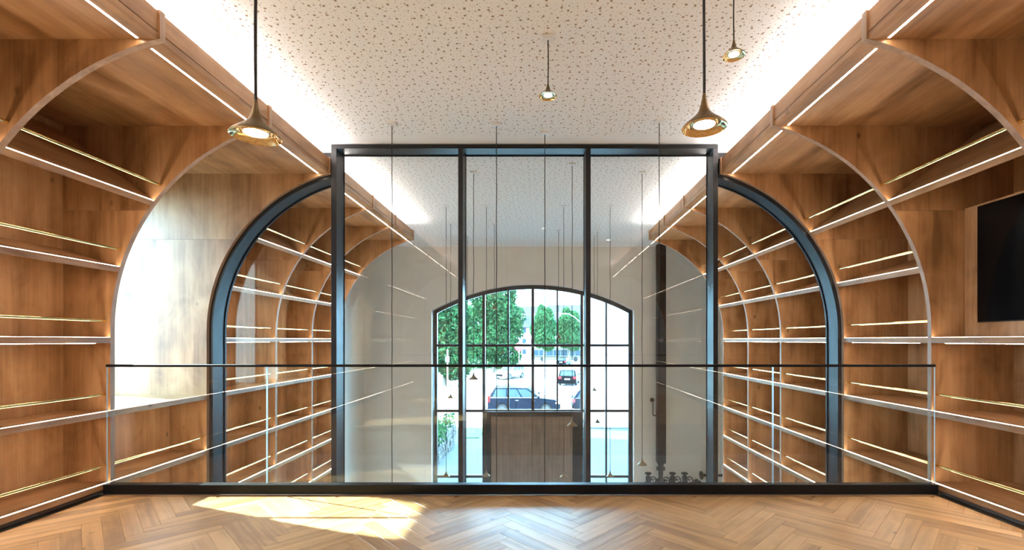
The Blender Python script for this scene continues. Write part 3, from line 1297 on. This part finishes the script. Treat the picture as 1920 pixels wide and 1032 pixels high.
valve(1215.5, 896, 'black iron valve left of the column foot, leftmost of the valves')
valve(1261, 896, 'black iron valve with hand wheel, first right of the column foot')
valve(1283.5, 896, 'black iron valve with hand wheel, second right of the column foot')
t = thing('low_valve', 'squat black valve stub at the railing base, right of the hand wheel valves', 'valve', (vx(1306), YV, LOW))
mb = MB()
mb.lathe([(.04, LOW), (.04, vz(909)), (.085, vz(908)), (.09, vz(903)), (.05, vz(901)), (.04, vz(899)), (.001, vz(898.5))], (vx(1306), YV, 0), 16)
mb.build('valve_body', M_IRON, t, True)
mb = MB()
mb.lathe([(.001, -.08), (.035, -.08), (.035, .08), (.001, .08)], (vx(1306), YV - .05, vz(904)), 12, 'x')
mb.build('side_outlet', M_IRON, t, True)
t = thing('wall_hydrant', 'black outlet with a side-on wheel on a pipe from the right wall', 'valve', (4.1, YV, vz(892)))
mb = MB()
mb.lathe([(.001, -.02), (.09, -.02), (.10, 0), (.07, .03), (.035, .05), (.03, .10), (.03, .50)], (vx(1315), YV, vz(892)), 18, 'x')
mb.build('outlet', M_IRON, t, True)

# ------------------------------------------------------------------ outdoors
GZ = -3.3


def gy(v): return 870 * (EYE - GZ) / (v - 638)


mb = MB()
mb.box(-120, 120, 24.3, 260, GZ - .3, GZ)
struct(mb.build('ground_road', M_ROAD))
mb = MB()
mb.box(-120, 120, Y_W1, 24.3, GZ - .3, GZ + .03)
mb.box(-120, -4.86, Y_W1 - 60, Y_W1, GZ - .3, GZ + .02)
struct(mb.build('ground_pavement', M_PAVE))
# added block out of view, keeps the sun off the arched window and forecourt
mb = MB()
mb.box(-10.5, -6.2, Y_W1 + .1, 25.0, GZ, 8.6)
struct(mb.build('unseen_sun_block', M_WHITEB))
# white building on the right of the forecourt
wb = thing('white_building', 'bright white rendered building at the right edge of the arched window', 'building', (6, 26, GZ))
mb = MB()
mb.box(2.46, 12, 24, 28, GZ, 9)
mb.build('wall', M_WHITEB, wb)
mb = MB()
mb.bbox(2.44, 12.02, 23.98, 28.02, GZ + .03, GZ + .09)
mb.build('plinth', M_STONE, wb)
mb = MB()
mb.bbox(2.3, 12.2, 23.8, 28.2, 9, 9.25)
mb.build('roof_edge', M_ROOF, wb)


def leaf_cloud(m, cx, cy, cz, rx, ry, rz, n, size):
    for _ in range(n):
        while True:
            a, b, c = random.uniform(-1, 1), random.uniform(-1, 1), random.uniform(-1, 1)
            q = a * a + b * b + c * c
            if .3 < q < 1:
                break
        p = Vector((cx + a * rx, cy + b * ry, cz + c * rz))
        d = Vector((random.gauss(0, 1), random.gauss(0, 1), random.gauss(0, .7))).normalized()
        e = d.orthogonal().normalized()
        e.rotate(Matrix.Rotation(random.uniform(0, tau), 3, d))
        f = d.cross(e)
        s = size * random.uniform(.6, 1.3)
        m.poly([p - e * s, p + f * s * .45, p + e * s, p - f * s * .45])


def tree(x, y, h, rx, label, mat, blobs=10, n=1700, size=.25, trunk=.22, low=.14):
    t = thing('tree', label, 'tree', (x, y, GZ), None)
    m = MB()
    for k in range(blobs):
        f = k / max(1, blobs - 1)
        zc = GZ + h * (low + (1 - low) * (f * .82 + .08))
        wr = rx * sqrt(max(.12, 1 - (2 * f - .8) ** 2 * .55))
        a = k * 2.4
        leaf_cloud(m, x + wr * .45 * cos(a), y + wr * .45 * sin(a), zc, wr * .75, wr * .62, h * .17, n, size)
    m.build('foliage', mat, t)
    m = MB()
    m.tube([(x, y, GZ), (x + .1, y, GZ + h * .3), (x, y + .1, GZ + h * .75)], [trunk, trunk * .75, trunk * .3], 10)
    for k in range(6):
        a = k * 1.05
        m.tube([(x, y, GZ + h * (.3 + .06 * k)), (x + rx * .6 * cos(a), y + rx * .6 * sin(a), GZ + h * (.5 + .06 * k))], [trunk * .4, trunk * .12], 6)
    m.build('trunk', M_BARK, t, True)


tree(-9.7, 47, 10.4, 2.9, 'leafy dark green tree at the left edge of the arched window', M_LEAFA)
tree(-6.4, 64, 12.9, 4.0, 'big leafy green tree at the centre of the left window half', M_LEAFA, n=2200)
tree(-14.6, 84, 11.0, 3.4, 'leafy tree furthest left outside, behind the left window frame', M_LEAFB)
tree(.7, 92, 10.6, 2.4, 'light green street tree right of the middle window bar', M_LEAFB, size=.30, low=.34)
tree(6.0, 97, 10.4, 2.8, 'light green street tree behind the bus, near the street lamp', M_LEAFB, size=.30, low=.34)
m = MB()
for k in range(16):
    leaf_cloud(m, -14.0 + k * .68, 75, GZ + .85, .62, .7, .9, 110, .25)
tag(m.build('hedge', M_LEAFB), 'low clipped green hedge under the left trees', 'hedge')
m = MB()
m.box(-20, -3.8, 70, 82, GZ, GZ + .05)
struct(m.build('ground_grass', M_GRASS))
m = MB()
m.box(-3.75, -2.85, 21.6, 24.1, GZ + .03, GZ + .07)
o = m.build('grass_patch', M_GRASS)
tag(o, 'small green grass bed on the forecourt left of the doors', 'grass')

# dry stone planter wall by the window
sw = thing('stone_wall', 'low rough stone wall with plants at the lower left of the window', 'wall', (-3.7, 18, GZ))
m = MB()
for k in range(16):
    for r in range(4):
        y = 15.6 + k * .30 + random.uniform(-.04, .04)
        z = GZ + .03 + r * .22
        x = -3.95 + (y - 15.6) * .02
        m.bbox(x - .2 + random.uniform(-.03, .03), x + .16 + random.uniform(-.04, .04), y, y + .27, z, z + .2, .03)
o = m.build('stones', M_STONE, sw)
o['kind'] = 'stuff'
m = MB()
for k in range(9):
    leaf_cloud(m, -3.9 + random.uniform(-.2, .3), 16 + k * .55, GZ + 1.15, .3, .35, .35, 45, .10)
m.build('plants', M_LEAFA, sw)


def car(name, label, x, y, rot, paint, L=4.5, W=1.85, H=1.5, kind='estate', group=None):
    """local: +X forward"""
    t = thing(name, label, 'car', (0, 0, 0), group)
    hl, hw = L / 2, W / 2
    wb_, wr = L * .30, .33
    zb, zs = .22, H * .62
    # lower body outline with wheel arches
    pts = [(-hl + .05, zb + .12), (-hl, .55), (-hl + .03, zs), (hl - 1.1, zs), (hl - .35, zs - .10), (hl - .05, zs - .28), (hl, .5), (hl - .06, zb)]
    for cxw in (wb_, -wb_):
        for k in range(9):
            a = k * pi / 8
            pts.append((cxw + (wr + .05) * cos(a), max(zb, .33 + (wr + .05) * sin(a) - .0)))
    pts.append((-hl + .08, zb))
    m = MB()
    m.prism(pts, lambda u, v: (u, -hw, v), lambda u, v: (u, hw, v))
    b = m.build('body', paint, t, local=True)
    m = MB()
    m.box(-hl + .12, hl - .12, -hw + .24, hw - .24, zb - .02, .62)
    m.build('underbody', M_TYRE, t, local=True)
    # cabin
    if kind == 'estate':
        lo = [(-hl + .06, zs), (hl - 1.25, zs)]
        hi = [(-hl + .42, H), (hl - 2.05, H)]
    elif kind == 'hatch':
        lo = [(-hl + .05, zs), (hl - 1.15, zs)]
        hi = [(-hl + .45, H), (hl - 1.95, H)]
    else:
        lo = [(-hl + .45, zs), (hl - 1.25, zs)]
        hi = [(-hl + 1.0, H), (hl - 2.0, H)]
    tw = hw - .17
    m = MB()
    A = [(lo[0][0], -hw + .03, zs), (lo[1][0], -hw + .03, zs), (lo[1][0], hw - .03, zs), (lo[0][0], hw - .03, zs)]
    B = [(hi[0][0], -tw, H), (hi[1][0], -tw, H), (hi[1][0], tw, H), (hi[0][0], tw, H)]
    m.raw(A + B, [(0, 1, 5, 4), (1, 2, 6, 5), (2, 3, 7, 6), (3, 0, 4, 7), (4, 5, 6, 7)])
    m.build('cabin', paint, t, local=True)

    def quad_on(p00, p10, p11, p01, u0, u1, v0, v1, push):
        P = [Vector(p) for p in (p00, p10, p11, p01)]

        def f(u, v):
            return P[0] * (1 - u) * (1 - v) + P[1] * u * (1 - v) + P[2] * u * v + P[3] * (1 - u) * v
        mm = MB()
        q = [f(u0, v0), f(u1, v0), f(u1, v1), f(u0, v1)]
        n_ = Vector(push)
        mm.poly([p + n_ for p in q])
        for i in range(4):
            j = (i + 1) % 4
            mm.poly([q[i] + n_, q[j] + n_, q[j], q[i]])
        return mm
    for s in (-1, 1):
        a0, a1, b1, b0 = (A[0], A[1], B[1], B[0]) if s < 0 else (A[3], A[2], B[2], B[3])
        for u0, u1 in ((.06, .34), (.37, .64), (.67, .94)):
            quad_on(a0, a1, b1, b0, u0, u1, .10, .88, (0, s * .012, .002)).build('side_window', M_CARGLS, t, local=True)
    quad_on(A[1], A[2], B[2], B[1], .07, .93, .08, .92, (.012, 0, .005)).build('windscreen', M_CARGLS, t, local=True)
    quad_on(A[0], A[3], B[3], B[0], .08, .92, .12, .90, (-.012, 0, .005)).build('rear_window', M_CARGLS, t, local=True)
    for s in (-1, 1):
        m = MB()
        m.tube([(lo[0][0] + .12, s * (hw - .015), zs + .03), (lo[1][0] - .12, s * (hw - .015), zs + .03)], .014, 6)
        m.build('window_trim', M_CHROME, t, True, local=True)
        m = MB()
        for k in (-.55, .45):
            m.bbox(k, k + .2, s * (hw - .01), s * (hw + .02), zs - .16, zs - .12, .005)
        m.build('door_handles', M_CHROME, t, local=True)
    for cxw in (wb_, -wb_):
        for s in (-1, 1):
            m = MB()
            m.lathe([(.19, -.10), (wr - .03, -.11), (wr, -.07), (wr, .07), (wr - .03, .11), (.19, .10)], (cxw, s * (hw - .11), wr), 20, 'y', close=True)
            w = m.build('wheel', M_TYRE, t, True, local=True)
            m = MB()
            m.lathe([(.20, 0), (.19, .012), (.06, .02), (.001, .02)] if s > 0 else [(.20, 0), (.19, -.012), (.06, -.02), (.001, -.02)], (cxw, s * (hw + .001), wr), 12, 'y')
            m.build('rim', M_RIM, w, True, local=True)
    for s in (-1, 1):
        m = MB(); m.bbox(-hl - .012, -hl + .16, s * (hw - .34), s * (hw + .008), zs - .26, zs + (.14 if kind == 'estate' else .0), .02); m.build('tail_light', M_TAIL, t, local=True)
        m = MB(); m.bbox(hl - .32, hl - .02, s * (hw - .38), s * (hw + .006), zs - .36, zs - .22, .02); m.build('head_light', M_HEAD, t, local=True)
        m = MB(); m.bbox(hl - 1.45, hl - 1.28, s * (hw - .02), s * (hw + .18), zs + .02, zs + .16, .03); m.build('wing_mirror', paint, t, local=True)
    m = MB(); m.bbox(-hl - .02, -hl + .02, -.27, .27, .62, .74, .004); m.build('number_plate', M_PLATE, t, local=True)
    m = MB(); m.bbox(-hl - .025, -hl + .2, -hw + .05, hw - .05, zb + .03, .5, .03); m.build('bumper', M_CARBLK if paint is not M_CARWHT else M_CARWHT, t, local=True)
    m = MB(); m.bbox(hl - .1, hl + .01, -.45, .45, .42, zs - .30, .02); m.build('grille', M_CARBLK, t, local=True)
    if kind == 'estate':
        for s in (-1, 1):
            m = MB(); m.tube([(hi[0][0] + .15, s * (tw - .05), H + .045), (hi[1][0] - .1, s * (tw - .05), H + .045)], .018, 6); m.build('roof_rail', M_CHROME, t, True, local=True)
    t.location = (x, y, GZ)
    t.rotation_euler = (0, 0, rot)
    return t


car('estate_car', 'dark blue estate car side-on with red tail lights, nearest outside', -1.0, 29.6, 0.0, M_NAVY, 4.5, 1.9, 1.62)
car('parked_car', 'dark blue car nose just ahead of the estate car, above the doors', 4.15, 30.3, 0.02, M_NAVY, 4.2, 1.8, 1.42, 'hatch')
car('white_car', 'white car driving on the road before the left hedge', -3.6, 55.5, radians(-122), M_CARWHT, 4.3, 1.8, 1.5, 'hatch')
car('black_hatchback', 'black hatchback seen from behind, in front of the bus', 3.05, 48.5, radians(80), M_CARBLK, 4.1, 1.85, 1.52, 'hatch')
car('distant_car', 'small dark car with red tail lights just ahead of the black hatchback', 4.3, 84, radians(72), M_CARBLK, 4.1, 1.8, 1.45, 'hatch')

# bus
BY = 101
bus = thing('bus', 'pale city bus with dark windows crossing behind the cars', 'bus', (0, 0, 0))
m = MB()
m.bbox(-6.2, 6.2, -1.25, 1.25, .35, 3.1, .12)
m.build('body', M_BUSW, bus, local=True)
for k in range(7):
    for s in (-1, 1):
        m = MB()
        m.bbox(-5.9 + k * 1.55, -4.5 + k * 1.55, s * 1.24, s * 1.27, 1.25, 2.45, .01)
        m.build('window', M_CARGLS, bus, local=True)
for s in (-6.22, 6.18):
    m = MB()
    m.bbox(s, s + .04, -1.1, 1.1, 1.2, 2.6, .01)
    m.build('windscreen', M_CARGLS, bus, local=True)
for xw in (-3.6, 3.5):
    for s in (-1, 1):
        m = MB()
        m.lathe([(.25, -.12), (.48, -.12), (.5, 0), (.48, .12), (.25, .12)], (xw, s * 1.17, .5), 18, 'y', close=True)
        m.build('wheel', M_TYRE, bus, True, local=True)
m = MB()
m.bbox(-5.9, 5.9, -1.262, 1.262, .95, 1.05, .005)
m.build('waist_stripe', M_CARBLK, bus, local=True)
bus.location = (4.2, BY, GZ)
bus.rotation_euler = (0, 0, radians(-4))


def house(label, x, y, w, d, hw_, hr, wall, roof, nx, nz):
    t = thing('house', label, 'house', (x, y, GZ))
    m = MB()
    m.box(x - w / 2, x + w / 2, y, y + d, GZ, GZ + hw_)
    for xx in (x - w / 2, x + w / 2):
        m.poly([(xx, y, GZ + hw_), (xx, y + d, GZ + hw_), (xx, y + d / 2, GZ + hw_ + hr)])
    m.build('wall', wall, t)
    for sg in (-1, 1):
        m = MB()
        ey, ez = y + d / 2 + sg * (d / 2 + .6), GZ + hw_ - .6 * hr / (d / 2)
        ty, tz = y + d / 2, GZ + hw_ + hr
        p = [(x - w / 2 - .4, ey, ez), (x + w / 2 + .4, ey, ez), (x + w / 2 + .4, ty, tz), (x - w / 2 - .4, ty, tz)]
        m.raw(p + [(a_, b_, c_ + .25) for a_, b_, c_ in p], [(3, 2, 1, 0), (4, 5, 6, 7), (0, 1, 5, 4), (1, 2, 6, 5), (2, 3, 7, 6), (3, 0, 4, 7)])
        m.build('roof', roof, t)
    for k in (-1, 1):
        m = MB()
        cx = x + k * w * .22
        m.bbox(cx - .9, cx + .9, y + d * .10, y + d * .42, GZ + hw_ + hr * .22, GZ + hw_ + hr * .62, .04)
        m.build('dormer', wall, t)
    for i in range(nx):
        for k in range(nz):
            cx = x - w / 2 + w * (i + .5) / nx
            cz = GZ + hw_ * (k + .55) / nz
            m = MB()
            m.bbox(cx - .65, cx + .65, y - .06, y + .05, cz - .8, cz + .8, .02)
            f = m.build('window', M_WHITEB, t)
            m = MB()
            m.box(cx - .52, cx + .52, y - .075, y - .055, cz - .67, cz + .67)
            m.build('pane', M_CARGLS, f)


house('pale gabled house with grey roof behind the middle window bar', -3.1, 122, 9, 10, 8.4, 5.2, M_WHITEB, M_ROOF, 4, 3)
house('pale gabled house with muted roof behind the right street trees', 7.4, 128, 10, 10, 9.2, 5.2, M_BRICK, M_ROOF, 4, 3)
house('pale house with reddish roof hidden behind the left trees', -17, 110, 12, 10, 7.5, 4.5, M_BRICK, M_ROOFR, 4, 2)

ks = thing('shelter', 'dark flat-roofed bus shelter under the right street tree', 'shelter', (7.2, 106, GZ))
m = MB(); m.bbox(4.4, 10.2, 105, 108, GZ + 3.0, GZ + 3.4, .05); m.build('roof', M_ROOF, ks)
for xx in (4.8, 7.2, 9.8):
    m = MB(); m.tube([(xx, 106, GZ), (xx, 106, GZ + 3.0)], .09, 8); m.build('post', M_POLE, ks, True)
m = MB(); m.box(4.8, 9.8, 107.4, 107.45, GZ + .3, GZ + 2.8); m.build('rear_glass', M_CARGLS, ks)

sl = thing('street_lamp', 'pale street lamp with long curved arm over the street trees', 'street lamp', (6.9, 72, GZ))
m = MB()
m.tube([(6.9, 72, GZ), (6.9, 72, GZ + 6.6)], [.10, .07], 10)
m.build('pole', M_POLE, sl, True)
m = MB()
pts = []
for k in range(9):
    f = k / 8
    pts.append((6.9 - 3.0 * f, 72, GZ + 6.6 + 2.1 * sin(f * pi / 2)))
m.tube(pts, .05, 8)
m.build('arm', M_POLE, sl, True)
m = MB(); m.bbox(3.2, 4.0, 71.85, 72.15, GZ + 8.62, GZ + 8.78, .05); m.build('lamp_head', M_POLE, sl)

ss = thing('road_sign', 'round red road sign with white band on a pole, right of the left trees', 'sign', (-2.75, 60, GZ))
m = MB(); m.tube([(-2.75, 60, GZ), (-2.75, 60, GZ + 4.0)], .04, 8); m.build('pole', M_POLE, ss, True)
m = MB()
oc = [(.55 * cos(k * pi / 12), .55 * sin(k * pi / 12)) for k in range(24)]
m.prism(oc, lambda u, v: (-2.75 + u, 59.94, GZ + 3.7 + v), lambda u, v: (-2.75 + u, 59.91, GZ + 3.7 + v))
pl = m.build('sign_plate', M_SIGNR, ss)
m = MB(); m.box(-3.20, -2.30, 59.895, 59.905, GZ + 3.60, GZ + 3.86); m.build('band', M_SIGNW, pl)
sp = thing('signpost', 'thin white signpost with a small box, before the left trees', 'sign', (-6.8, 34, GZ))
m = MB(); m.tube([(-6.8, 34, GZ), (-6.8, 34, GZ + 3.9)], .045, 8); m.build('pole', M_SIGNW, sp, True)
m = MB(); m.bbox(-6.93, -6.67, 33.9, 34.0, GZ + 3.0, GZ + 3.4, .01); m.build('box', M_SIGNW, sp)
